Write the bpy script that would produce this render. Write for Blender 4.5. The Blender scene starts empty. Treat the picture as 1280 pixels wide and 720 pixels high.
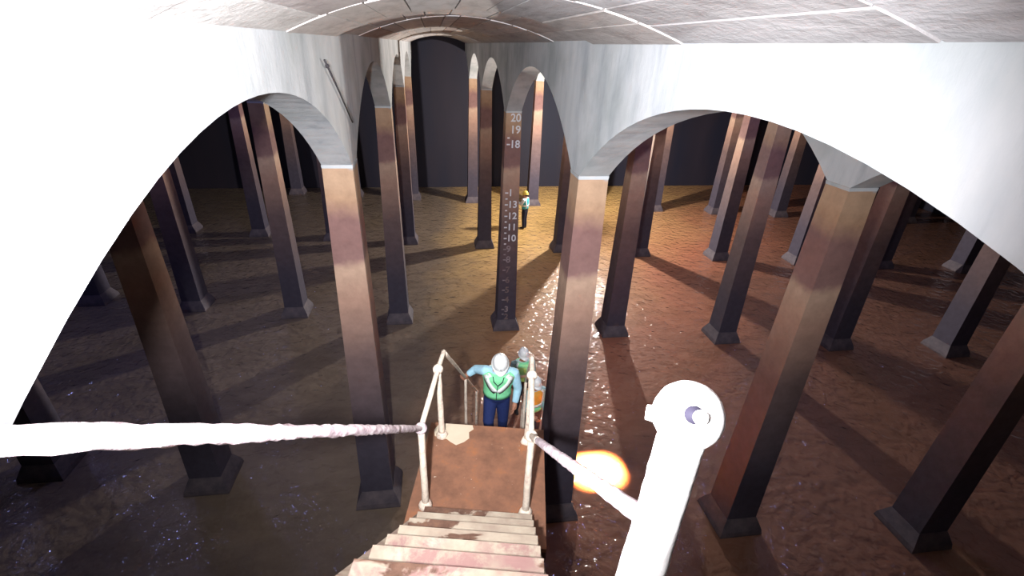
import bpy, bmesh, math, random
from mathutils import Vector, Matrix
random.seed(7)
FT = 0.3048                      # everything below is written in feet, as the depth gauge is
C = bpy.context.scene.collection

# ------------------------------------------------------------------ camera
CAM = Vector((-1.103, 0.0, 24.824))
PITCH, YAW, ROLL, FPX, PX = 0.4732, 0.1416, 0.0314, 590.7, 624.37
cam_data = bpy.data.cameras.new('camera'); cam = bpy.data.objects.new('camera', cam_data); C.objects.link(cam)
fw0 = Vector((math.sin(YAW), math.cos(YAW), 0)); rt0 = Vector((math.cos(YAW), -math.sin(YAW), 0)); up0 = Vector((0, 0, 1))
fw = fw0*math.cos(PITCH) - up0*math.sin(PITCH); upv = up0*math.cos(PITCH) + fw0*math.sin(PITCH)
rt = rt0*math.cos(ROLL) + upv*math.sin(ROLL); up2 = upv*math.cos(ROLL) - rt0*math.sin(ROLL)
M = Matrix((rt, up2, -fw)).transposed().to_4x4(); M.translation = CAM*FT
cam.matrix_world = M
cam_data.sensor_width = 36; cam_data.lens = FPX/1280*36; cam_data.shift_x = (640-PX)/1280
cam_data.clip_start = 0.02; cam_data.clip_end = 200
bpy.context.scene.camera = cam

# stair frame: square to the skewed rows of columns
BETA = math.atan(0.1953)
SU = Vector((math.cos(BETA), -math.sin(BETA), 0)); SW = Vector((math.sin(BETA), math.cos(BETA), 0))
def sp(u, w, z): return Vector((CAM.x, 0, 0)) + SU*u + SW*w + Vector((0, 0, z))

# ------------------------------------------------------------------ world, light, exposure
world = bpy.data.worlds.new('world'); bpy.context.scene.world = world; world.use_nodes = True
world.node_tree.nodes['Background'].inputs[0].default_value = (0.35, 0.45, 0.8, 1)
world.node_tree.nodes['Background'].inputs[1].default_value = 0.02
def light(name, kind, loc, energy, color, **kw):
    l = bpy.data.lights.new(name, kind); l.energy = energy; l.color = color
    for k, v in kw.items(): setattr(l, k, v)
    o = bpy.data.objects.new(name, l); C.objects.link(o); o.location = Vector(loc)*FT
    return o
def soft_falloff(o, ref_ft):                # non-physical: output fades linearly, not with the square, to even out the floor light
    l = o.data; l.use_nodes = True; nt = l.node_tree; em = next(n for n in nt.nodes if n.type == 'EMISSION')
    fo = nt.nodes.new('ShaderNodeLightFalloff'); fo.inputs['Strength'].default_value = 1/(ref_ft*FT)
    nt.links.new(fo.outputs['Linear'], em.inputs['Strength'])
# hand lamp held beside the camera at the head of the stairs
torch = light('hand_lamp_light', 'SPOT', sp(-1.0, -0.2, 24.85), 2800, (0.96, 0.97, 1.0), shadow_soft_size=0.06, specular_factor=0.4, spot_size=math.radians(112), spot_blend=1.0)
torch.rotation_euler = (sp(-2.5, 20, 20.0)-sp(-1.0, -0.2, 24.85)).to_track_quat('-Z', 'Y').to_euler()
LAMP = Vector((20.75, 65.25, 12.5))         # flood lamp standing on the floor beyond the right front column
lampl = light('work_lamp_light', 'POINT', LAMP, 4000, (1.0, 0.94, 0.86), shadow_soft_size=0.09)
soft_falloff(lampl, 26)
HATCH = Vector((8.45, 20.5, 25.3))         # daylight shaft of a roof hatch in the next bay
shaft = light('hatch_daylight', 'AREA', HATCH, 800, (1.0, 0.45, 0.15), shape='RECTANGLE', size=1.75*FT, size_y=1.0*FT, spread=math.radians(6))
FILL_LIGHTS = [(-20.1, 30.0), (-20.1, 56.0), (20.1, 26.0), (40.2, 46.0), (-40.2, 40.0)]  # unseen blue fill lights, added to lift the deep shade
for q, (vx, vy) in enumerate(FILL_LIGHTS): light('added_blue_fill', 'AREA', (vx, vy, 25.6), 60, (0.34, 0.38, 1.0), shape='SQUARE', size=1.2*FT, specular_factor=0.0)
vs = bpy.context.scene.view_settings
vs.view_transform = 'Standard'; vs.look = 'None'; vs.exposure = 0.0; vs.gamma = 1.0; vs.use_curve_mapping = False

# ------------------------------------------------------------------ materials
def srgb(r, g, b):
    f = lambda c: (c/255/12.92) if c/255 <= 0.04045 else ((c/255+0.055)/1.055)**2.4
    return (f(r), f(g), f(b), 1)
class Nodes:
    def __init__(s, name):
        s.m = bpy.data.materials.new(name); s.m.use_nodes = True
        s.t = s.m.node_tree; s.b = s.t.nodes['Principled BSDF']
    def n(s, kind, **kw):
        o = s.t.nodes.new(kind)
        for k, v in kw.items():
            if k.startswith('i_'): o.inputs[k[2:].replace('_', ' ')].default_value = v
            else: setattr(o, k, v)
        return o
    def l(s, a, b): s.t.links.new(a, b)
    def coord(s, kind='Object', scale=(1, 1, 1)):
        t = s.n('ShaderNodeTexCoord'); m = s.n('ShaderNodeMapping'); m.inputs['Scale'].default_value = scale
        s.l(t.outputs[kind], m.inputs['Vector']); return m.outputs['Vector']
    def noise(s, scale, vec=None, detail=5, rough=0.6, dist=0.0):
        o = s.n('ShaderNodeTexNoise'); o.inputs['Scale'].default_value = scale; o.inputs['Detail'].default_value = detail
        o.inputs['Roughness'].default_value = rough; o.inputs['Distortion'].default_value = dist
        if vec is not None: s.l(vec, o.inputs['Vector'])
        return o.outputs['Fac']
    def ramp(s, fac, stops, interp='LINEAR'):
        o = s.n('ShaderNodeValToRGB'); o.color_ramp.interpolation = interp
        e = o.color_ramp.elements
        while len(e) < len(stops): e.new(0.5)
        for i, (p, c) in enumerate(stops): e[i].position = p; e[i].color = c
        s.l(fac, o.inputs['Fac']); return o.outputs['Color']
    def mix(s, fac, a, b, mode='MIX'):
        o = s.n('ShaderNodeMix', data_type='RGBA', blend_type=mode)
        for sock, v in ((o.inputs[0], fac), (o.inputs[6], a), (o.inputs[7], b)):
            if hasattr(v, 'is_output'): s.l(v, sock)
            else: sock.default_value = v
        return o.outputs[2]
    def math(s, op, a, b=0.0, clamp=False):
        o = s.n('ShaderNodeMath', operation=op, use_clamp=clamp)
        for sock, v in ((o.inputs[0], a), (o.inputs[1], b)):
            if hasattr(v, 'is_output'): s.l(v, sock)
            else: sock.default_value = v
        return o.outputs[0]
    def bump(s, h, strength=0.3, dist=0.02):
        o = s.n('ShaderNodeBump'); o.inputs['Strength'].default_value = strength; o.inputs['Distance'].default_value = dist
        s.l(h, o.inputs['Height']); s.l(o.outputs['Normal'], s.b.inputs['Normal']); return o.outputs['Normal']
    def done(s, color, rough=0.8, spec=0.3, metal=0.0):
        if hasattr(color, 'is_output'): s.l(color, s.b.inputs['Base Color'])
        else: s.b.inputs['Base Color'].default_value = color
        s.b.inputs['Roughness'].default_value = rough; s.b.inputs['Specular IOR Level'].default_value = spec
        s.b.inputs['Metallic'].default_value = metal
        return s.m
def plain(name, col, rough=0.8, var=0.12, scale=20, spec=0.3, bump=0.1):
    k = Nodes(name); v = k.coord('Object'); f = k.noise(scale, v)
    c2 = tuple(x*(1-var*2) for x in col[:3])+(1,)
    c = k.ramp(f, [(0.3, c2), (0.7, col)])
    if bump: k.bump(f, bump, 0.01)
    return k.done(c, rough, spec)

# limewashed plaster of the arcades: white with vertical drip streaks
k = Nodes('limewash'); v = k.coord('Object', (1, 1, 1)); vst = k.coord('Object', (1.3, 1.3, 0.3))
st = k.noise(2.4, vst, 6, 0.65); bl = k.noise(0.9, v, 4, 0.6); fn = k.noise(9, v, 4, 0.6)
c = k.ramp(st, [(0.25, srgb(150, 154, 162)), (0.47, srgb(184, 187, 191)), (0.7, srgb(196, 197, 199))])
c = k.mix(k.ramp(bl, [(0.45, (0, 0, 0, 1)), (0.68, (0.6, 0.6, 0.6, 1))]), c, srgb(140, 146, 146))
k.bump(k.math('ADD', k.math('MULTIPLY', st, 0.8), k.math('MULTIPLY', fn, 0.5)), 0.35, 0.02)
MAT_LIME = k.done(c, 0.85, 0.2)

# column stone: limewash above, silt and water bands below, navy shade painted in low down (height in metres)
k = Nodes('column_stone'); tc = k.n('ShaderNodeTexCoord'); sx = k.n('ShaderNodeSeparateXYZ'); k.l(tc.outputs['Object'], sx.inputs[0])
v = k.coord('Object'); nz = k.noise(1.6, v, 4, 0.6); fine = k.noise(7, v, 5, 0.65)
hz = k.math('DIVIDE', k.math('ADD', sx.outputs['Z'], k.math('MULTIPLY', k.math('SUBTRACT', nz, 0.5), 0.5)), 20.4*FT)
col = k.ramp(hz, [(0.0, srgb(66, 62, 76)), (0.25, srgb(72, 66, 78)), (0.55, srgb(108, 88, 86)), (0.70, srgb(164, 130, 114)), (0.775, srgb(182, 152, 132)), (0.80, srgb(134, 102, 98)), (0.89, srgb(132, 99, 95)), (0.93, srgb(174, 140, 114)), (0.958, srgb(182, 150, 124))])
lime = k.ramp(hz, [(0.992, (0, 0, 0, 1)), (1.0, (1, 1, 1, 1))])
col = k.mix(lime, col, srgb(164, 168, 174))
col = k.mix(0.35, col, k.ramp(fine, [(0.3, (0.35, 0.33, 0.32, 1)), (0.7, (1, 1, 1, 1))]), 'MULTIPLY')
k.bump(fine, 0.25, 0.02)
MAT_COL = k.done(col, 0.8, 0.25)
k = Nodes('column_base_stone'); f = k.noise(4, k.coord('Object'), 5, 0.65); k.bump(f, 0.3, 0.02)
MAT_BASE = k.done(k.ramp(f, [(0.3, srgb(62, 56, 66)), (0.7, srgb(96, 86, 90))]), 0.7, 0.3)

# vault panels: grey to pinkish, each its own tone
k = Nodes('vault_panel'); oi = k.n('ShaderNodeObjectInfo'); v = k.coord('Object', (3, 0.8, 3)); f = k.noise(2.2, v, 6, 0.65, 0.3); f2 = k.noise(14, k.coord('Object'), 4, 0.6)
tone = k.ramp(oi.outputs['Random'], [(0.0, srgb(176, 172, 172)), (0.3, srgb(205, 204, 206)), (0.55, srgb(170, 156, 152)), (0.8, srgb(214, 212, 210)), (1.0, srgb(188, 180, 176))])
c = k.mix(0.55, tone, k.ramp(f, [(0.3, srgb(150, 138, 136)), (0.5, srgb(226, 222, 222)), (0.7, srgb(245, 245, 245))]), 'MULTIPLY')
k.bump(k.math('ADD', f, k.math('MULTIPLY', f2, 0.5)), 0.5, 0.03)
MAT_VAULT = k.done(c, 0.85, 0.2)
MAT_JOINT = plain('mortar_joint', srgb(222, 218, 214), 0.9, 0.1, 12)
MAT_DIMVAULT = plain('old_vault_plaster', srgb(176, 172, 172), 0.9, 0.15, 3)

# silt floor: ochre further in, red brown to the right; water's view-angle tint painted in
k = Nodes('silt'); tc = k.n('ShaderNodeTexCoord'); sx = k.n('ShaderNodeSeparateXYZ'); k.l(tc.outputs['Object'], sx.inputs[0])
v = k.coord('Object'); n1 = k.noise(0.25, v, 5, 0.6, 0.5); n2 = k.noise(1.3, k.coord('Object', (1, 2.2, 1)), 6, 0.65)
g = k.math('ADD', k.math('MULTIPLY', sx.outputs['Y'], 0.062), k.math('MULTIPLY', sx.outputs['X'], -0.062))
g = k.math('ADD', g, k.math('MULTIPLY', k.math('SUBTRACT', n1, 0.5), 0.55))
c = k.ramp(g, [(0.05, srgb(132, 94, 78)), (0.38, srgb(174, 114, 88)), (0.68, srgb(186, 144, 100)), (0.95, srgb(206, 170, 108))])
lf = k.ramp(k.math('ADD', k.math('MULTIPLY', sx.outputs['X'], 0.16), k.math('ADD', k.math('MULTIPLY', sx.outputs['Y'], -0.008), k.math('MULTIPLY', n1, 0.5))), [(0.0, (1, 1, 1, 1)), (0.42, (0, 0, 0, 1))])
c = k.mix(lf, c, srgb(126, 112, 98))  # greyer silt on the left, fading lamp light there painted into the colour
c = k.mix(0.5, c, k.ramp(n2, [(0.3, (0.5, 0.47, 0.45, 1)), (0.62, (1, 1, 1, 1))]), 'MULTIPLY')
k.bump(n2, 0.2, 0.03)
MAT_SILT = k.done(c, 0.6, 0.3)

k = Nodes('shallow_water'); t = k.t; t.nodes.remove(k.b)
v = k.coord('Object', (1, 1, 1)); w1 = k.noise(4.5, v, 1, 0.5, 0.6); w2 = k.noise(13, v, 1, 0.5)
h = k.math('ADD', w1, k.math('MULTIPLY', w2, 0.12))
bp = k.n('ShaderNodeBump'); bp.inputs['Strength'].default_value = 1.0; bp.inputs['Distance'].default_value = 0.085; k.l(h, bp.inputs['Height'])
lw = k.n('ShaderNodeLayerWeight'); lw.inputs['Blend'].default_value = 0.5; k.l(bp.outputs['Normal'], lw.inputs['Normal'])
fres = k.math('ADD', k.math('MULTIPLY', k.math('POWER', lw.outputs['Facing'], 5.0), 0.9), 0.035)      # Schlick, same from both sides
gl = k.n('ShaderNodeBsdfGlossy'); gl.inputs['Roughness'].default_value = 0.085; k.l(bp.outputs['Normal'], gl.inputs['Normal'])
tr = k.n('ShaderNodeBsdfTransparent'); tr.inputs['Color'].default_value = (0.95, 0.93, 0.91, 1)
ms = k.n('ShaderNodeMixShader'); k.l(fres, ms.inputs[0]); k.l(tr.outputs[0], ms.inputs[1]); k.l(gl.outputs[0], ms.inputs[2])
k.l(ms.outputs[0], t.nodes['Material Output'].inputs['Surface'])
MAT_WATER = k.m

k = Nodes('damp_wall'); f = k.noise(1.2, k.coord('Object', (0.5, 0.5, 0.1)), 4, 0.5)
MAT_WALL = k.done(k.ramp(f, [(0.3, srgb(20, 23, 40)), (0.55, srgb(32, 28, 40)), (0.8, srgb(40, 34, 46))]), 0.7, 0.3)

# flaking cream paint over rusty brown plate
def flaking(name, lo, hi, scale=2.2, pink=0.0):
    k = Nodes(name); v = k.coord('Object'); f = k.noise(scale, k.coord('Object', (1, 1.6, 1)), 5, 0.6, 0.4); f2 = k.noise(9, v, 5, 0.7); f3 = k.noise(5, v, 4, 0.6)
    rust = k.ramp(f2, [(0.3, srgb(78, 54, 44)), (0.55, srgb(108, 80, 66)), (0.75, srgb(128, 92, 68))])
    cream = k.ramp(f3, [(0.3, srgb(146, 128, 114)), (0.6, srgb(172, 158, 140)), (0.8, srgb(180, 170, 156))])
    if pink:
        p = k.noise(6.5, v, 5, 0.7, 0.3); p2 = k.noise(2.0, v, 3, 0.6)
        m = k.math('MULTIPLY', k.ramp(p, [(0.44, (0, 0, 0, 1)), (0.58, (1, 1, 1, 1))]), k.ramp(p2, [(0.4, (0, 0, 0, 1)), (0.55, (1, 1, 1, 1))]))
        cream = k.mix(k.math('MULTIPLY', m, pink), cream, srgb(140, 98, 98))
    c = k.mix(k.ramp(f, [(lo, (0, 0, 0, 1)), (hi, (1, 1, 1, 1))]), cream, rust)
    k.bump(k.math('ADD', f, k.math('MULTIPLY', f2, 0.4)), 0.35, 0.01)
    return k.done(c, 0.75, 0.3)
MAT_TREAD = flaking('flaking_tread_paint', 0.50, 0.525, 1.9, 0.0)
MAT_TREADP = flaking('stained_tread_paint', 0.56, 0.61, 2.6, 0.75)
MAT_STRINGER = flaking('flaking_stringer_paint', 0.60, 0.64, 2.5, 0.5)
k = Nodes('landing_plate'); v = k.coord('Object'); f = k.noise(3.5, v, 6, 0.7); f2 = k.noise(22, v, 3, 0.6); f3 = k.noise(1.6, v, 3, 0.5)
c = k.ramp(f, [(0.3, srgb(110, 78, 62)), (0.55, srgb(140, 98, 76)), (0.78, srgb(172, 108, 66))])
c = k.mix(k.ramp(f2, [(0.71, (0, 0, 0, 1)), (0.75, (1, 1, 1, 1))]), c, srgb(206, 190, 172))
k.bump(f, 0.3, 0.01); MAT_PLATE = k.done(c, 0.6, 0.35)
k = Nodes('landing_support'); MAT_IRON = k.done(k.ramp(k.noise(6, k.coord('Object'), 5, 0.7), [(0.3, srgb(66, 48, 42)), (0.7, srgb(112, 80, 64))]), 0.7, 0.3)
MAT_CREAM = plain('cream_paint', srgb(212, 196, 172), 0.7, 0.06, 6)
k = Nodes('crusted_rail_paint'); v = k.coord('Object'); f = k.noise(16, v, 5, 0.7); f2 = k.noise(4, v, 4, 0.6)
c = k.ramp(f, [(0.28, srgb(150, 128, 118)), (0.42, srgb(206, 188, 172)), (0.6, srgb(224, 210, 192))])
c = k.mix(k.ramp(f2, [(0.6, (0, 0, 0, 1)), (0.7, (0.8, 0.8, 0.8, 1))]), c, srgb(176, 150, 132)); k.bump(f, 0.6, 0.01)
MAT_RAIL = k.done(c, 0.8, 0.3)
k = Nodes('white_crusted_paint'); f = k.noise(40, k.coord('Object'), 4, 0.7); k.bump(f, 0.35, 0.004)
MAT_WHITE = k.done(k.ramp(f, [(0.25, srgb(214, 206, 202)), (0.45, srgb(240, 236, 234))]), 0.7, 0.3)
k = Nodes('purple_crust'); f = k.noise(18, k.coord('Object'), 5, 0.7); k.bump(f, 0.6, 0.01)
MAT_CRUST = k.done(k.ramp(f, [(0.3, srgb(120, 96, 100)), (0.5, srgb(190, 172, 178)), (0.7, srgb(226, 218, 220))]), 0.8, 0.25)
MAT_DARK = plain('dark_hole', srgb(36, 32, 48), 0.8, 0.1, 10)
MAT_ROD = plain('dark_rod_iron', srgb(58, 54, 58), 0.7, 0.1, 20)
MAT_PAINT = plain('gauge_white_paint', srgb(226, 226, 232), 0.8, 0.1, 30, bump=0)
MAT_FAINT = plain('worn_gauge_paint', srgb(150, 140, 146), 0.8, 0.2, 30, bump=0)
MAT_FAINTER = plain('nearly_gone_gauge_paint', srgb(124, 108, 108), 0.8, 0.2, 30, bump=0)
MAT_BLACKM = plain('black_metal', srgb(34, 34, 36), 0.5, 0.1, 30)
k = Nodes('lamp_glass'); k.b.inputs['Emission Color'].default_value = (1, 0.95, 0.85, 1); k.b.inputs['Emission Strength'].default_value = 12; MAT_GLASS = k.done((0.9, 0.9, 0.85, 1), 0.3)
CL = {n: plain('cloth_'+n, srgb(*c), 0.85, 0.08, 30, 0.2) for n, c in dict(paleblue=(172, 216, 236), lime=(140, 232, 172), navy=(34, 46, 92), teal=(70, 170, 180), green=(70, 150, 96), orange=(232, 168, 74), reflect=(238, 244, 240), dark=(38, 40, 56), white=(228, 236, 238), cyanwhite=(190, 226, 226)).items()}
MAT_SKIN = plain('skin', srgb(176, 124, 100), 0.6, 0.06, 30)
MAT_HAIR = plain('black_hair', srgb(34, 28, 28), 0.7, 0.1, 40)
MAT_BOOT = plain('black_boot_leather', srgb(40, 36, 36), 0.6, 0.1, 30)
MAT_HELM = plain('white_helmet_plastic', srgb(240, 242, 242), 0.35, 0.02, 10, 0.5, 0)
MAT_HELMY = plain('yellow_helmet_plastic', srgb(244, 214, 96), 0.35, 0.02, 10, 0.5, 0)
MAT_EYE = plain('eye_dark', srgb(30, 24, 24), 0.3, 0.05, 10, 0.5, 0)

# ------------------------------------------------------------------ mesh helpers (feet in, metres out)
class MB:
    def __init__(s): s.v = []; s.f = []
    def add(s, vs_, fs): n = len(s.v); s.v += [Vector(p) for p in vs_]; s.f += [tuple(i+n for i in q) for q in fs]; return s
    def box(s, a, b):
        (x0, y0, z0), (x1, y1, z1) = a, b
        return s.add([(x0,y0,z0),(x1,y0,z0),(x1,y1,z0),(x0,y1,z0),(x0,y0,z1),(x1,y0,z1),(x1,y1,z1),(x0,y1,z1)],
                     [(0,3,2,1),(4,5,6,7),(0,1,5,4),(1,2,6,5),(2,3,7,6),(3,0,4,7)])
    def frustum(s, h0, z0, h1, z1):
        return s.add([(-h0,-h0,z0),(h0,-h0,z0),(h0,h0,z0),(-h0,h0,z0),(-h1,-h1,z1),(h1,-h1,z1),(h1,h1,z1),(-h1,h1,z1)],
                     [(0,3,2,1),(4,5,6,7),(0,1,5,4),(1,2,6,5),(2,3,7,6),(3,0,4,7)])
    def rings(s, rings, cap=True):
        n = len(rings[0]); o = len(s.v)
        for r in rings: s.v += [Vector(p) for p in r]
        for i in range(len(rings)-1):
            for j in range(n):
                j2 = (j+1) % n
                s.f.append((o+i*n+j, o+i*n+j2, o+(i+1)*n+j2, o+(i+1)*n+j))
        if cap:
            s.f.append(tuple(o+j for j in reversed(range(n)))); e = o+(len(rings)-1)*n; s.f.append(tuple(e+j for j in range(n)))
        return s
    def tube(s, pts, rad, n=10, jitter=0.0, rng=None, sub=1):
        pts = [Vector(p) for p in pts]; rads = list(rad) if hasattr(rad, '__len__') else [rad]*len(pts)
        if sub > 1:
            P, R = [], []
            for i in range(len(pts)-1):
                for q in range(sub): P.append(pts[i].lerp(pts[i+1], q/sub)); R.append(rads[i]+(rads[i+1]-rads[i])*q/sub)
            P.append(pts[-1]); R.append(rads[-1]); pts, rads = P, R
        rings = []
        ref = None
        for i, p in enumerate(pts):
            d = (pts[min(i+1, len(pts)-1)] - pts[max(i-1, 0)]).normalized()
            if ref is None: ref = d.orthogonal().normalized()
            ref = (ref - d*ref.dot(d)).normalized(); o = d.cross(ref)
            rings.append([p + (ref*math.cos(2*math.pi*j/n) + o*math.sin(2*math.pi*j/n))*rads[i]*(1+(rng.uniform(-jitter, jitter) if rng else 0)) for j in range(n)])
        return s.rings(rings)
    def ball(s, c, r, n=14, m=9, sc=(1, 1, 1), jitter=0.0, rng=None):
        c = Vector(c); rings = []
        for i in range(1, m):
            t = math.pi*i/m
            rings.append([c + Vector((math.sin(t)*math.cos(2*math.pi*j/n)*sc[0], math.sin(t)*math.sin(2*math.pi*j/n)*sc[1], -math.cos(t)*sc[2]))*r*(1+(rng.uniform(-jitter, jitter) if rng else 0)) for j in range(n)])
        return s.rings(rings)
    def mesh(s, name, smooth=False):
        me = bpy.data.meshes.new(name); me.from_pydata([p*FT for p in s.v], [], s.f); me.update()
        b = bmesh.new(); b.from_mesh(me); bmesh.ops.recalc_face_normals(b, faces=b.faces); b.to_mesh(me); b.free()
        if smooth: me.polygons.foreach_set('use_smooth', [True]*len(me.polygons))
        return me
    def build(s, name, mat, parent=None, smooth=False, loc=None):
        return obj(name, s.mesh(name, smooth), mat, parent, loc)
def obj(name, me, mat, parent=None, loc=None):
    if mat is not None and not me.materials: me.materials.append(mat)
    o = bpy.data.objects.new(name, me); C.objects.link(o)
    if parent: o.parent = parent
    if loc is not None: o.location = Vector(loc)*FT
    return o
def tag(o, label=None, cat=None, group=None, kind=None):
    if label: o['label'] = label
    if cat: o['category'] = cat
    if group: o['group'] = group
    if kind: o['kind'] = kind
    return o
def empty(name, loc, rotz=0.0):
    o = bpy.data.objects.new(name, None); C.objects.link(o); o.location = Vector(loc)*FT; o.rotation_euler.z = rotz; o.empty_display_size = 0.1
    return o

# ------------------------------------------------------------------ the grid of the reservoir
A, Bb, D1, SK = 10.0467, 20.2879, 19.3846, -0.1953
ZF = 0.86; ZW = 0.95
TOPW, BOTW = 0.60, 0.87          # half widths of a column at the top and at the foot
ZS, RISE, ZV, VR = 20.4, 3.45, 24.95, 0.92
HT = 0.60                        # half thickness of the arcade walls
LINES = [i+0.5 for i in range(-7, 8)]        # -6.5 .. 7.5
def row_y(i, r): return D1 + (r-1)*Bb + SK*i*A
X0, X1, Y0, Y1 = (LINES[0]-1)*A, (LINES[-1]+1)*A, -9.0, 88.5

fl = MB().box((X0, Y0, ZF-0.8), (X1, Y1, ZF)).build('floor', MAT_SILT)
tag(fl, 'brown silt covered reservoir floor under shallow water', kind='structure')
wt = MB().add([(X0+.1, Y0+.1, ZW), (X1-.1, Y0+.1, ZW), (X1-.1, Y1-.1, ZW), (X0+.1, Y1-.1, ZW)], [(0, 1, 2, 3)]).build('water', MAT_WATER)
tag(wt, 'shallow rippled muddy water glittering over the reservoir floor', 'water', kind='stuff')
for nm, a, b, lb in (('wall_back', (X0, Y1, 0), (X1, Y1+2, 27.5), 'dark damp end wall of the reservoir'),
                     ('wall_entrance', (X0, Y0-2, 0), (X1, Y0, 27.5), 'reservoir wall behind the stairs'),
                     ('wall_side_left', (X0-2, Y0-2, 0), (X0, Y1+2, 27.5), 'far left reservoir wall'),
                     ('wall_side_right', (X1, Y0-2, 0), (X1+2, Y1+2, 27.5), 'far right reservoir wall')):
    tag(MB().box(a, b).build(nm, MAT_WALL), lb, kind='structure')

# arcade walls along each line of columns: segmental arches from column to column
def arcade(i):
    m = MB(); half = Bb/2-TOPW; R = (half*half+RISE*RISE)/(2*RISE)
    prof = []                                     # underside profile along y
    rows = [r for r in range(-1, 7) if Y0-25 < row_y(i, r) < Y1+25]
    for r in rows:
        yc = row_y(i, r)
        prof.append((yc-TOPW, ZS)); prof.append((yc+TOPW, ZS))
        if r != rows[-1]:
            ym = yc+Bb/2; N = 28
            for q in range(1, N):
                y = ym-half+2*half*q/N; prof.append((y, ZS+math.sqrt(R*R-(y-ym)**2)-(R-RISE)))
    cut = []
    for q in range(len(prof)-1):                  # clip to the room
        (ya, za), (yb, zb) = prof[q], prof[q+1]
        if yb <= Y0 or ya >= Y1: continue
        ca, cb = max(ya, Y0), min(yb, Y1); f = lambda y: za+(zb-za)*(y-ya)/(yb-ya)
        if not cut: cut.append((ca, f(ca)))
        cut.append((cb, f(cb)))
    prof = cut
    x = i*A; rings = [[(x-HT, y, z), (x+HT, y, z), (x+HT, y, 25.3), (x-HT, y, 25.3)] for y, z in prof]
    return m.rings(rings)
ordn = ['first', 'second', 'third', 'fourth', 'fifth', 'sixth', 'seventh', 'eighth', 'ninth']
for i in LINES:
    n = int(abs(i)+0.5); side = 'left' if i < 0 else 'right'
    nm = 'wall_'+side if n == 1 else 'wall_%s_%s' % (ordn[n-1], side)
    tag(arcade(i).build(nm, MAT_LIME), 'whitewashed arcade wall on arches, %s to the %s of the stairs' % (ordn[n-1], side), kind='structure')

# ceilings: flat barrel vaults between the arcade walls
HW = A/2-HT; VRAD = (HW*HW+VR*VR)/(2*VR)
def vault_pt(x, dr=0.0):                       # point on the vault section, dr outwards
    zc = ZV+VR-VRAD; d = Vector((x, 0, math.sqrt(VRAD*VRAD-x*x))); d = d*(1+dr/VRAD)
    return d.x, zc+d.z
def barrel(xc, dr):
    rings = []
    N = 16
    for y in (Y0, Y1):
        lo = [vault_pt(-HW+2*HW*q/N, dr) for q in range(N+1)]; hi = [(HW+0.6, 27.4), (-HW-0.6, 27.4)]
        rings.append([(xc+px, y, pz) for px, pz in [(-HW-0.6, lo[0][1])]+lo+[(HW+0.6, lo[-1][1])]+hi])
    return MB().rings(rings)
bays = [X0+A/2] + [(a+b)/2*A for a, b in zip(LINES[:-1], LINES[1:])] + [X1-A/2]
for xc in bays:
    main = abs(xc) < 0.1
    ce = barrel(xc, 0.22 if main else 0.0).build('ceiling', MAT_JOINT if main else MAT_DIMVAULT)
    tag(ce, 'low panelled vault over the stair aisle' if main else 'low vault of a side aisle', kind='structure')
    if not main: continue
    # formwork panels of the vault over the stairs, ring after ring
    RINGS = [(-8.6, -1, 9, 0.06), (-1, 6, 9, 0.03), (6, 12, 10, 0.035), (12, 18.6, 9, 0.015), (18.6, 24.6, 8, 0.11), (24.6, 40, 9, 0.085), (40, 60, 8, 0.09), (60, 80, 7, 0.05), (80, 86, 7, 0.08)]
    rng = random.Random(3)
    for ya, yb, n, dr in RINGS:
        cuts = [-HW] + [(-1+2*(q+rng.uniform(-0.28, 0.28))/n)*HW for q in range(1, n)] + [HW]
        for q in range(n):
            e = rng.uniform(-0.012, 0.012)+dr; g = 0.025; a_, b_ = cuts[q]+g, cuts[q+1]-g
            off = rng.uniform(-0.25, 0.25) if ya > 0 and yb < 40 else 0
            pr = []
            for x, d in [(a_+(b_-a_)*s_/3, e) for s_ in range(4)] + [(b_-(b_-a_)*s_/3, 0.24) for s_ in range(4)]: pr.append(vault_pt(x, d))
            rr = [[(px, y+SK*px+(0.03 if y == ya else -0.03), pz) for px, pz in pr] for y in (ya, yb)]
            MB().rings(rr).build('vault_panel', MAT_VAULT, ce)

# ------------------------------------------------------------------ columns
def hw_at(z): return BOTW+(TOPW-BOTW)*(z-1.8)/(ZS-1.8)
shaft_me = MB().frustum(hw_at(1.6), 1.6, TOPW, ZS).mesh('shaft'); shaft_me.materials.append(MAT_COL)
bm_ = MB(); bm_.frustum(1.26, ZF-0.02, 1.2, 1.2); bm_.frustum(1.2, 1.2, hw_at(1.9)+0.02, 1.9)
base_me = bm_.mesh('base'); base_me.materials.append(MAT_BASE)
cap_me = MB().frustum(TOPW+0.005, ZS-0.14, TOPW+0.02, ZS-0.01).mesh('capital'); cap_me.materials.append(MAT_LIME)
rown = {0: 'row beside the stair head', 1: 'front row', 2: 'second row', 3: 'third row', 4: 'fourth row'}
special = {(-0.5, 1): 'pale stained column nearest the stairs on their left', (0.5, 1): 'pale stained column nearest the stairs on their right, behind the handrail',
           (0.5, 2): 'dark column painted with a white depth gauge from 3 to 20'}
gauge = None
for i in LINES:
    for r in range(0, 5):
        y = row_y(i, r)
        if not (Y0+2 < y < Y1-2): continue
        if r == 0 and i not in (-0.5, 0.5, -1.5, 1.5): continue
        t = empty('stone_column', (i*A, y, 0))
        n = int(round(i-0.5))
        where = 'in line with the gauge column' if n == 0 else '%s to the %s of the gauge column line' % (ordn[abs(n)-1], 'left' if n < 0 else 'right')
        tag(t, special.get((i, r), 'tapering square stone column, %s, %s' % (rown[r], where)), 'column', 'columns of the reservoir')
        obj('shaft', shaft_me, None, t); obj('base', base_me, None, t); obj('capital', cap_me, None, t)
        if (i, r) == (0.5, 2): gauge = t

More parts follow.
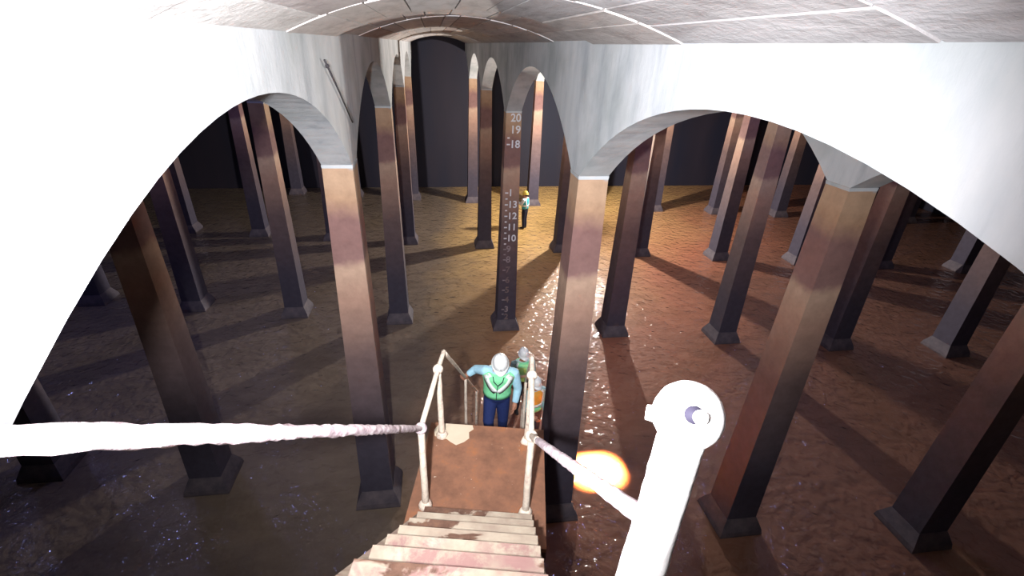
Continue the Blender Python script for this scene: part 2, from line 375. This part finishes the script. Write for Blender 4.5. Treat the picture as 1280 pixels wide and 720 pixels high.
# white numerals and ticks on the gauge column
def numeral(txt, z, mat, h=0.6):
    cu = bpy.data.curves.new('n', 'FONT'); cu.body = txt; cu.size = h*FT*1.38; cu.extrude = 0.004; cu.align_x = 'LEFT'; cu.align_y = 'CENTER'; cu.offset = 0.004
    o = bpy.data.objects.new('n', cu); C.objects.link(o); bpy.context.view_layer.update()
    me = bpy.data.meshes.new_from_object(o.evaluated_get(bpy.context.evaluated_depsgraph_get())); bpy.data.objects.remove(o)
    me.materials.clear(); q = obj('numeral', me, mat, gauge, (-0.24, -hw_at(z)-0.012, z))
    q.rotation_euler = (math.radians(90)-math.atan((BOTW-TOPW)/18.6), 0, 0); return q
for z, txt, m in ((19.88, '20', 0), (19, '19', 0), (17.9, '18', 0), (14, '1', 0), (13, '13', 0), (12, '12', 0), (11, '11', 0), (10, '10', 0), (9, '9', 1), (8, '8', 1), (7, '7', 2), (6, '6', 2), (5, '5', 2), (4, '4', 2), (3, '3', 1), (2.2, '2', 2)):
    numeral(txt, z, (MAT_PAINT, MAT_FAINT, MAT_FAINTER)[m])
for z in (18.4, 17.9, 14, 13.5, 13, 12.5, 12, 11.5, 11, 10.5, 10, 9.5, 9, 8.5, 8, 7, 6, 5, 4, 3, 2.5):
    y = -hw_at(z)-0.012; L = 0.26 if z == int(z) or z == 17.9 else 0.18
    MB().box((-0.36-L/2, y-0.01, z-0.05), (-0.36+L/2, y+0.03, z+0.05)).build('tick_mark', MAT_PAINT if z > 9.4 else MAT_FAINT, gauge)

# thin iron rod hanging on the left arcade wall
rd = MB(); rx = -A/2+HT+0.09; rd.tube([(rx, 16.45, 24.29), (rx, 18.4, 23.2), (rx, 20.4, 21.95)], [0.035, 0.035, 0.03], 8); rd.ball((rx, 16.75, 24.12), 0.07)
tag(rd.build('iron_rod', MAT_ROD, smooth=True), 'thin dark iron rod slanting down the white arcade wall', 'rod')

# ------------------------------------------------------------------ stairs, landing and rails (local frame: x = across, y = down the flight, z up)
RZ = -BETA
def stair_empty(name, u=0, w=0, z=0): return empty(name, sp(u, w, z), RZ)
ZL = 13.1; LU0, LU1, LW0, LW1 = -2.86, 1.04, 8.0, 12.35
UL, UR = -2.38, 0.47
ld = stair_empty('landing')
tag(ld, 'rusty brown square landing plate between the two flights', 'landing')
MB().box((LU0, LW0, ZL-0.14), (LU1, LW1, ZL)).build('plate', MAT_PLATE, ld)
pm = MB(); pts = [(-2.55, 12.33), (-1.42, 12.33), (-1.36, 12.15), (-1.5, 12.0), (-1.46, 11.72), (-1.6, 11.55), (-1.85, 11.38), (-2.05, 11.5), (-2.2, 11.62), (-2.62, 11.72), (-2.7, 12.0)]
pm.rings([[(x, y, ZL-0.01) for x, y in pts], [(x, y, ZL+0.012) for x, y in pts]]).build('paint_patch', MAT_CREAM, ld)['label'] = 'flaking cream paint patch'
for a_, b_ in (((LU0, LW0, ZL-0.55), (LU0+0.14, LW1, ZL-0.14)), ((LU1-0.14, LW0, ZL-0.55), (LU1, LW1, ZL-0.14)), ((LU0+.14, LW1-0.14, ZL-0.55), (LU1-.14, LW1, ZL-0.14)), ((LU0+.14, LW0, ZL-0.55), (LU1-.14, LW0+0.14, ZL-0.14))):
    MB().box(a_, b_).build('edge_beam', MAT_IRON, ld)
for u in (LU0+0.2, LU1-0.2):
    for w in (LW0+0.25, LW1-0.25): MB().box((u-0.12, w-0.12, ZF), (u+0.12, w+0.12, ZL-0.14)).build('support_post', MAT_IRON, ld)

RUN = 0.7
up = stair_empty('stair_flight'); tag(up, 'cream painted flaking iron stair flight descending from the camera to the landing', 'stairs')
SU0, SU1 = -2.52, 0.62
for kx in range(1, 14):
    z = ZL+RUN*kx; nose = 8.47-RUN*(kx-1)
    bx = SU0+0.27
    t_ = MB().box((bx, nose-RUN-0.1, z-0.1), (SU1, nose, z))
    o = t_.build('tread', MAT_TREAD if kx < 5 else MAT_TREADP, up)
    if kx < 13:
        MB().box((bx+.02, nose-RUN-0.06, z), (SU1-.02, nose-RUN-0.02, z+RUN-0.1)).build('riser', MAT_TREADP, up)
def stringer(u0, u1, parent, wa, za, wb, zb, depth, mat):
    MB().add([(u0,wa,za-depth),(u1,wa,za-depth),(u1,wb,zb-depth),(u0,wb,zb-depth),(u0,wa,za),(u1,wa,za),(u1,wb,zb),(u0,wb,zb)],
             [(0,3,2,1),(4,5,6,7),(0,1,5,4),(1,2,6,5),(2,3,7,6),(3,0,4,7)]).build('stringer', mat, parent)
stringer(SU0, SU0+0.26, up, 8.9, ZL-0.1, -0.1, ZL+8.9, 0.75, MAT_STRINGER)
stringer(SU1, SU1+0.1, up, 8.75, ZL-0.1, -0.1, ZL+8.7, 0.75, MAT_STRINGER)
lo = stair_empty('stair_flight'); tag(lo, 'lower iron stair flight going down from the landing to the water', 'stairs')
NLOW = 16
for kx in range(1, NLOW+1):
    z = ZL-RUN*kx; w0 = LW1+RUN*(kx-1)
    MB().box((SU0+0.1, w0-0.02, z-0.1), (SU1, w0+RUN+0.02, z)).build('tread', MAT_IRON, lo)
for u0 in (SU0-0.06, SU1): stringer(u0, u0+0.12, lo, LW1+0.02, ZL-0.35, LW1+RUN*NLOW+0.2, ZL-0.55-RUN*NLOW, 0.7, MAT_IRON)

rr_ = random.Random(5)
def handrail(u, label, near_end, flare_w):
    t = stair_empty('handrail'); tag(t, label, 'railing', 'stair handrails')
    jn = Vector((u, 9.05, 16.0)); jf = Vector((u, 11.5, 16.05)); bend = Vector((u, 12.5, 16.0)); low = Vector((u, 17.75, 10.9)); end = Vector((u, 23.4, 5.4))
    def part(nm, pts, rad, mat=MAT_RAIL, jit=0.10, sub=10, n=10): return MB().tube(pts, rad, n, jit, rr_, sub).build(nm, mat, t, True)
    # sloping rail of the upper flight, crusted white close to the camera
    mid = jn.lerp(near_end, 0.22)
    part('sloping_rail', [jn, mid], [0.075, 0.08], MAT_RAIL if u > 0 else MAT_CRUST, 0.16, 16)
    part('sloping_rail', [mid, near_end], [0.08, 0.056 if u > 0 else 0.075], MAT_CRUST, 0.10 if u > 0 else 0.22, 60, 14)
    part('level_rail', [jn, jf, bend], [0.075, 0.075, 0.07])
    part('lower_rail', [bend, low, end], [0.07, 0.065, 0.06])
    for b, top, r in (((u, 9.05, ZL), jn, 0.1), ((u, 11.78, ZL), jf, 0.1), ((u, 17.85, ZL-RUN*8+0.0), low, 0.07), ((u, 22.75, ZL-RUN*15), Vector((u, 22.75, 6.05)), 0.07)):
        p = part('post', [b, top], [r, r*0.9], jit=0.12)
        if r > 0.08:
            MB().ball(top, 0.16, 14, 9, jitter=0.05, rng=rr_).build('ball_joint', MAT_CRUST if (u < 0 and b[1] < 10) else MAT_RAIL, p, True)
            MB().tube([Vector(b)-Vector((0, 0, 0.02)), Vector(b)+Vector((0, 0, 0.16))], [0.22, 0.13], 12, 0.1, rr_, 2).build('foot_flange', MAT_RAIL, p, True)
    if u < 0: part('post', [(near_end.x, near_end.y, ZL+RUN*12), near_end], [0.1, 0.1])
    return t
nearL = Vector((-2.42, 0.6, 23.95))
def unproject(px, py, Z):
    d = fw + rt*((px-PX)/FPX) + up2*((360-py)/FPX); P = CAM + d*Z; v_ = P-Vector((CAM.x, 0, 0)); return Vector((v_.dot(SU), v_.dot(SW), P.z))
nearR = Vector((0.762, 1.677, 22.63))
hl = handrail(UL, 'crusted handrail on the left of the stairs, bent over the landing', nearL, 0)
hr = handrail(UR, 'crusted handrail on the right of the stairs, running to the white ball post', nearR, 0)

# thick white ball post at the head of the right rail
bp_ = stair_empty('ball_post'); tag(bp_, 'thick white crusted post with a ball head and dark rail socket', 'post')
top = Vector((0.844, 1.824, 23.251)); low = Vector((0.725, 1.61, 22.35)); dirv = (low-top).normalized(); foot = top+dirv*2.48
MB().tube([top+dirv*0.1, foot], [0.112, 0.125], 20, 0.035, rr_, 40).build('shaft', MAT_WHITE, bp_, True)
hd = MB().ball(top, 0.167, 26, 16, jitter=0.012, rng=rr_).build('ball_head', MAT_WHITE, bp_, True)
tocam = (Vector((0, 0, CAM.z))-top).normalized(); rgt = Vector((0.93, -0.36, 0)).normalized()
sd = (tocam*0.92 + rgt*0.14 + Vector((0, 0, 0.06))).normalized(); side_ = sd.cross(Vector((0, 0, 1))).normalized(); upd = side_.cross(sd)
c0 = top+sd*0.158
MB().tube([c0-sd*0.03, c0+sd*0.012], [0.042, 0.042], 18).build('socket', MAT_DARK, hd, True)
MB().tube([c0+side_*-0.028-upd*0.006-sd*0.02, c0+side_*-0.028-upd*0.006+sd*0.022], [0.036, 0.034], 14, 0.05, rr_).build('socket_plug', MAT_WHITE, hd, True)
MB().tube([top-side_*-0.0+rgt*-0.13-Vector((0,0,0.05)), top+rgt*-0.19-Vector((0,0,0.055))], [0.045, 0.04], 12, 0.1, rr_).build('rail_stub', MAT_WHITE, hd, True)
fl_ = MB().tube([foot-dirv*0.15, foot], [0.16, 0.24], 16, 0.06, rr_).build('foot_flange', MAT_WHITE, bp_, True)

# ------------------------------------------------------------------ work lamp on its tripod and roof hatch
wl = empty('work_lamp', (LAMP.x, LAMP.y, ZF)); tag(wl, 'tall tripod work lamp standing in the water behind the front right column', 'lamp')
hz_ = LAMP.z-ZF
for a_ in range(3):
    an = a_*2.094+0.4; MB().tube([(1.4*math.cos(an), 1.4*math.sin(an), 0.0), (0, 0, 2.6)], 0.06, 8).build('leg', MAT_BLACKM, wl, True)
MB().tube([(0, 0, 1.2), (0, 0, hz_-0.75)], 0.07, 8).build('pole', MAT_BLACKM, wl, True)
hdm = MB().tube([(0, 0, hz_-0.85), (0, 0, hz_-0.55)], [0.3, 0.36], 16).build('lamp_head', MAT_BLACKM, wl, True)
lampl.parent = wl; lampl.location = Vector((0, 0, hz_))*FT
rh = empty('roof_hatch', (HATCH.x, HATCH.y, HATCH.z)); tag(rh, 'open rectangular roof hatch letting daylight down beside the stairs', 'hatch')
for a_, b_ in (((-1.5, -1.1, 0.05), (-1.25, 1.1, 0.7)), ((1.25, -1.1, 0.05), (1.5, 1.1, 0.7)), ((-1.25, -1.1, 0.05), (1.25, -0.85, 0.7)), ((-1.25, 0.85, 0.05), (1.25, 1.1, 0.7))):
    MB().box(a_, b_).build('frame_side', MAT_IRON, rh)
shaft.parent = rh; shaft.location = (0, 0, 0)

for vx, vy in FILL_LIGHTS:  # frames made up around the added fill lights, out of view
    ve_ = empty('fill_light_frame', (vx, vy, 25.75)); tag(ve_, 'square frame of an added blue fill light over the %s bay %s of the stairs, %s' % ('fourth' if abs(vx) > 30 else 'second', 'left' if vx < 0 else 'right', 'towards the end wall' if vy > 50 else 'near the middle rows'), 'vent', 'added fill lights')
    for a_, b_ in (((-.8, -.8, 0), (-.6, .8, .3)), ((.6, -.8, 0), (.8, .8, .3)), ((-.6, -.8, 0), (.6, -.6, .3)), ((-.6, .6, 0), (.6, .8, .3))): MB().box(a_, b_).build('frame_side', MAT_IRON, ve_)

# ------------------------------------------------------------------ people
dg = lambda: bpy.context.evaluated_depsgraph_get()
def remesh(name, mb, voxel, mat, parent, smooth=4, deci=None):
    o = bpy.data.objects.new('tmp', mb.mesh('tmp')); C.objects.link(o)
    md = o.modifiers.new('r', 'REMESH'); md.mode = 'VOXEL'; md.voxel_size = voxel*FT; md.use_smooth_shade = True
    ms_ = o.modifiers.new('s', 'SMOOTH'); ms_.iterations = smooth; ms_.factor = 0.5
    bpy.context.view_layer.update()
    me = bpy.data.meshes.new_from_object(o.evaluated_get(dg())); bpy.data.objects.remove(o)
    me.name = name; me.materials.clear(); me.polygons.foreach_set('use_smooth', [True]*len(me.polygons))
    return obj(name, me, mat, parent)
TORSO = [(0.0, .50, .36), (0.12, .53, .40), (0.35, .50, .38), (0.6, .56, .41), (0.8, .62, .40), (0.9, .58, .34), (0.97, .36, .26), (1.0, .22, .20)]
def tor(pose, t, th, off=0.0):
    sp_ = pose['spine']; n = len(sp_)-1; f = min(max(t, 0), 0.9999)*n; i = int(f); c = sp_[i].lerp(sp_[i+1], f-i)
    for (t0, a0, b0), (t1, a1, b1) in zip(TORSO[:-1], TORSO[1:]):
        if t0 <= t <= t1+1e-9: q = (t-t0)/(t1-t0); a, b = a0+(a1-a0)*q, b0+(b1-b0)*q; break
    R = pose['right']; T = (sp_[-1]-sp_[0]).normalized(); F = T.cross(R).normalized()*-1
    if F.y*pose['fy'] < 0: F = -F
    return c + R*math.sin(th)*(a*pose['girth']+off) + F*math.cos(th)*(b*pose['girth']+off)
def loft(pose, ts, off): return [[tor(pose, t, 2*math.pi*j/24, off) for j in range(24)] for t in ts]
def band(pose, path, width, off):              # path: list of (t, theta); a strip of the torso surface
    outer, inner = [], []
    rows_ = []
    for q, (t, th) in enumerate(path):
        (ta, ha), (tb, hb) = path[max(q-1, 0)], path[min(q+1, len(path)-1)]
        dt, dh = (tb-ta)*1.9, (hb-ha)*0.5; L = math.hypot(dt, dh); nt, nh = dh/L, -dt/L
        a_ = (min(max(t+nt*width/1.9, 0), 1), th+nh*width/0.5); b_ = (min(max(t-nt*width/1.9, 0), 1), th-nh*width/0.5)
        rows_.append([tor(pose, *a_, off), tor(pose, *b_, off), tor(pose, *b_, off+0.03), tor(pose, *a_, off+0.03)])
    return MB().rings(rows_)
def person(loc, rotz, label, P, shirt, vest, trousers, helmet, vox=0.045, bands='v'):
    t = empty('person', loc, rotz); tag(t, label, 'person', 'inspection party in helmets and vests')
    V3 = lambda p: Vector(p)
    J = {k_: (V3(v_) if not isinstance(v_, list) else [V3(x) for x in v_]) for k_, v_ in P.items() if k_ not in ('pitch', 'turn', 'girth')}
    pose = dict(spine=[J['pelvis'], J['waist'], J['chest'], J['neck']], right=Vector((1, 0, 0)), fy=-1, girth=P.get('girth', 1.0))
    # ---- body: one continuous surface
    b = MB(); b.rings(loft(pose, [0, .12, .35, .6, .8, .9, .97, 1.0], -0.07))
    Hd = J['head']; Rm = Matrix.Rotation(P.get('turn', 0), 3, 'Z') @ Matrix.Rotation(P.get('pitch', 0), 3, 'X')
    hp = lambda x, y, z: Hd + Rm @ Vector((x, y, z))
    b.tube([J['neck']-Vector((0, 0, 0.15)), J['neck'], hp(0, 0.06, -0.2)], [0.2, 0.19, 0.19], 12, sub=2)
    rings = []
    for z, hx, yf, yb in ((-.44, .10, -.26, -.02), (-.40, .17, -.31, .06), (-.3, .23, -.33, .16), (-.15, .26, -.34, .26), (0, .28, -.34, .33), (.15, .285, -.34, .36), (.28, .26, -.3, .34), (.38, .19, -.2, .26), (.43, .08, -.06, .12)):
        rings.append([hp(hx*math.cos(2*math.pi*j/16), (yf+yb)/2+(yb-yf)/2*math.sin(2*math.pi*j/16), z) for j in range(16)])
    b.rings(rings)
    b.tube([hp(0, -.32, .02), hp(0, -.40, -.1), hp(0, -.35, -.14)], [.035, .06, .05], 8)            # nose
    for s_ in (-1, 1): b.ball(hp(s_*.285, .03, -.03), .09, 8, 6, (0.4, .7, 1.1))                     # ears
    b.tube([hp(-.1, -.335, -.25), hp(0, -.36, -.245), hp(.1, -.335, -.25)], [.03, .04, .03], 8)       # lips
    for s_, sh, el, wr in ((-1, 'shL', 'elL', 'wrL'), (1, 'shR', 'elR', 'wrR')):
        b.tube([J['chest'].lerp(J[sh], .6), J[sh], J[el], J[wr]], [.17, .16, .13, .1], 10, sub=4)
        d = (J[wr]-J[el]).normalized(); hdv = J.get('hand'+sh[2], d).normalized() if ('hand'+sh[2]) in J else d
        nrm = hdv.cross(Vector((0, 0, 1)) if abs(hdv.z) < 0.8 else Vector((0, -1, 0))).normalized(); acr = hdv.cross(nrm).normalized()
        if acr.y > 0: acr = -acr
        curl = nrm*(-1 if nrm.x*s_ > 0 else 1)
        palm = J[wr]+hdv*.2
        b.tube([J[wr]-hdv*.03, J[wr]+hdv*.12, J[wr]+hdv*.3], [.09, .125, .12], 10, sub=2)
        for q, ln in enumerate((.26, .31, .29, .22)):
            o_ = acr*(.12-.08*q); p0 = palm+hdv*.06+o_; p1 = palm+hdv*(.12+ln*.5)+o_*1.1+curl*.03; p2 = palm+hdv*(.12+ln*.85)+o_*1.1+curl*.12
            b.tube([p0, p1, p2], [.036, .034, .028], 6)
        b.tube([J[wr]+hdv*.06+acr*.06, J[wr]+hdv*.2+acr*.17+curl*.04, J[wr]+hdv*.3+acr*.19+curl*.08], [.045, .04, .032], 6)
    for hi_, kn, an in (('hipL', 'knL', 'anL'), ('hipR', 'knR', 'anR')):
        b.tube([J['pelvis'].lerp(J[hi_], .5), J[hi_], J[kn], J[an]], [.24, .25, .17, .12], 10, sub=4)
        b.tube([J[an]+Vector((0, .1, -.1)), J[an]+Vector((0, -.45, -.16))], [.1, .08], 8)
    body = remesh('body', b, vox*0.62, MAT_SKIN, t, 2)
    for s_ in (-1, 1): MB().ball(hp(s_*.115, -.325, .02), .04, 8, 6, (1.2, .6, .8)).build('eye', MAT_EYE, t, True)
    # hair at the back and sides of the head
    h_ = []
    for z, q in ((-.18, .9), (-.05, 1.04), (.12, 1.07), (.28, 1.04)):
        h_.append([hp(.285*q*math.sin(a_), 0.03+.34*q*math.cos(a_), z) for a_ in [(-1.75+3.5*j/12) for j in range(13)]] + [hp(.24*q*math.sin(a_), .03+.28*q*math.cos(a_), z) for a_ in [(1.75-3.5*j/12) for j in range(13)]])
    MB().rings(h_).build('hair', MAT_HAIR, t, True)
    # ---- clothes
    s = MB(); s.rings(loft(pose, [0, .12, .35, .6, .8, .9, .97], 0.0))
    for sh, el, wr in (('shL', 'elL', 'wrL'), ('shR', 'elR', 'wrR')):
        s.tube([J['chest'].lerp(J[sh], .55)+Vector((0, 0, .1)), J[sh], J[el], J[el].lerp(J[wr], .93)], [.24, .245, .2, .155], 12, sub=4)
    remesh('shirt', s, vox, shirt, t, 3)
    g = MB(); g.rings([[tor(pose, tt, 2*math.pi*j/24, .03) for j in range(24)] for tt in (0.0, .1, .2)])
    g.ball(J['pelvis']-Vector((0, 0, .08)), .5, 16, 10, (1.05, .78, .62))
    for hi_, kn, an in (('hipL', 'knL', 'anL'), ('hipR', 'knR', 'anR')):
        g.tube([J[hi_]+Vector((0, 0, .12)), J[hi_], J[kn], J[an]+Vector((0, 0, .08))], [.32, .35, .26, .21], 14, sub=4)
    remesh('trousers', g, vox, trousers, t, 3)
    vm = MB(); vm.rings(loft(pose, [.14, .25, .4, .55, .7, .8, .87, .92, .955], 0.07)); ve = vm.build('vest', vest, t, True)
    if bands == 'v':
        for s_ in (-1, 1):
            band(pose, [(.95, s_*.75), (.86, s_*.85), (.72, s_*.72), (.58, s_*.5), (.46, s_*.22), (.42, s_*.05)], .12, 0.075).build('reflective_band', CL['reflect'], ve, True)
            band(pose, [(.95, math.pi-s_*.75), (.86, math.pi-s_*.8), (.6, math.pi-s_*.6), (.4, math.pi-s_*.5)], .08, 0.075).build('reflective_band', CL['reflect'], ve, True)
        MB().tube([tor(pose, .17+.5*q/6, 0.0, .09) for q in range(7)], .018, 6).build('zip', CL['dark'], ve, True)
        for s_ in (-1, 1): MB().tube([tor(pose, .93, s_*.4, .08), tor(pose, .8, s_*.25, .09), tor(pose, .66, 0.02*s_, .1)], .022, 6).build('lanyard', CL['dark'], ve, True)
    else:
        for s_ in (-1, 1):
            band(pose, [(.95, s_*.8), (.85, s_*.85), (.6, s_*.75), (.35, s_*.7), (.2, s_*.7)], .075, 0.075).build('reflective_band', CL['reflect'], ve, True)
            band(pose, [(.95, math.pi-s_*.8), (.85, math.pi-s_*.85), (.6, math.pi-s_*.7), (.2, math.pi-s_*.7)], .075, 0.075).build('reflective_band', CL['reflect'], ve, True)
        MB().rings([[tor(pose, tt, 2*math.pi*j/24, o_) for j in range(24)] for tt, o_ in ((.36, .07), (.36, .105), (.46, .105), (.46, .07))], False).build('reflective_band', CL['reflect'], ve, True)
    if vest is CL['orange']: MB().rings(loft(pose, [.15, .25, .36], 0.085)).build('vest_hem', CL['lime'], ve, True)
    for an in ('anL', 'anR'):
        a_ = J[an]; bo = MB(); bo.tube([a_+Vector((0, .02, .18)), a_+Vector((0, .02, -.02))], [.19, .18], 12, sub=2)
        bo.tube([a_+Vector((0, .15, -.12)), a_+Vector((0, -.15, -.1)), a_+Vector((0, -.5, -.15))], [.14, .165, .12], 12, sub=3)
        remesh('boot', bo, vox, MAT_BOOT, t, 2)
    # ---- helmet: shell, brim and ridge
    hm = MB(); rg = []
    for z, q in ((.08, 1.0), (.16, 1.0), (.28, .96), (.40, .84), (.50, .62), (.555, .34), (.57, .08)):
        rg.append([hp(.345*q*math.cos(2*math.pi*j/24), .02+.42*q*math.sin(2*math.pi*j/24), z) for j in range(24)])
    hm.rings(rg); he = hm.build('helmet', helmet, t, True)
    br = []
    for o_, z in ((0.0, .115), (.05, .06), (.05, .04), (0.0, .085)):
        br.append([hp((.345+o_)*math.cos(a_), .02+(.42+o_+(.13 if math.sin(a_) < 0 else 0)*abs(math.sin(a_))**2*(1 if o_ else .0))*math.sin(a_), z) for a_ in [2*math.pi*j/24 for j in range(24)]])
    MB().rings(br, False).build('brim', helmet, he, True)
    MB().tube([hp(0, .02-.42*.96*math.cos(a_), .14+.45*math.sin(a_)) for a_ in [math.pi*(.08+.84*q/10) for q in range(11)]], .035, 8).build('ridge', helmet, he, True)
    return t

def stand(**kw):
    p = dict(pelvis=(0, 0, 2.85), waist=(0, 0, 3.4), chest=(0, 0, 4.1), neck=(0, .03, 4.65), head=(0, -.05, 5.08),
             shL=(-.62, 0, 4.42), elL=(-.78, .08, 3.5), wrL=(-.74, -.15, 2.75), shR=(.62, 0, 4.42), elR=(.78, .08, 3.5), wrR=(.74, -.15, 2.75),
             hipL=(-.28, 0, 2.75), knL=(-.3, -.06, 1.5), anL=(-.32, .03, .27), hipR=(.28, 0, 2.75), knR=(.3, -.06, 1.5), anR=(.32, .03, .27))
    p.update(kw); return p
MAN = dict(pelvis=(0, -.05, 2.28), waist=(0, -.1, 2.85), chest=(.06, -.2, 3.5), neck=(.08, -.3, 4.0), head=(.12, -.48, 4.4), pitch=0.62, turn=0.12, girth=1.12,
           shL=(-.55, -.22, 3.82), elL=(-1.02, .2, 3.55), wrL=(-1.40, .2, 3.2), handL=(-.5, .15, -.5), shR=(.74, -.18, 3.78), elR=(.95, -.1, 2.85), wrR=(.86, -.3, 2.12),
           hipL=(-.28, -.05, 2.2), knL=(-.32, -.85, 1.42), anL=(-.3, -.42, .47), hipR=(.28, -.05, 2.2), knR=(.32, -.15, 1.02), anR=(.3, .22, -.23))
person(sp(-.85, 17.4, 8.0), RZ, 'person in white helmet and lime vest climbing the stairs, one hand on the rail', MAN, CL['paleblue'], CL['lime'], CL['navy'], MAT_HELM, 0.04)
person(sp(0.42, 27.0, ZF), RZ+0.25, 'person in white helmet standing behind the right railing, half hidden by its post', stand(pitch=0.25), CL['cyanwhite'], CL['lime'], CL['dark'], MAT_HELM, 0.055, 'h')
P3 = stand(pitch=0.3, elL=(-.72, -.2, 3.5), wrL=(-.5, -.75, 3.2), elR=(.72, -.15, 3.5), wrR=(.5, -.7, 3.1))
person(sp(1.2, 23.95, ZF), RZ+0.55, 'person in white helmet and orange vest at the stair foot, right of the post', P3, CL['cyanwhite'], CL['orange'], CL['dark'], MAT_HELM, 0.05, 'h')
P4 = stand(pitch=0.1, elR=(.8, -.25, 3.75), wrR=(.75, -.85, 4.1), handR=(0, -.5, .6))
person((11.6, 65.36, ZF), -2.2, 'distant person in yellow helmet and pale vest wading near the gauge column', P4, CL['white'], CL['teal'], CL['dark'], MAT_HELMY, 0.06, 'h')
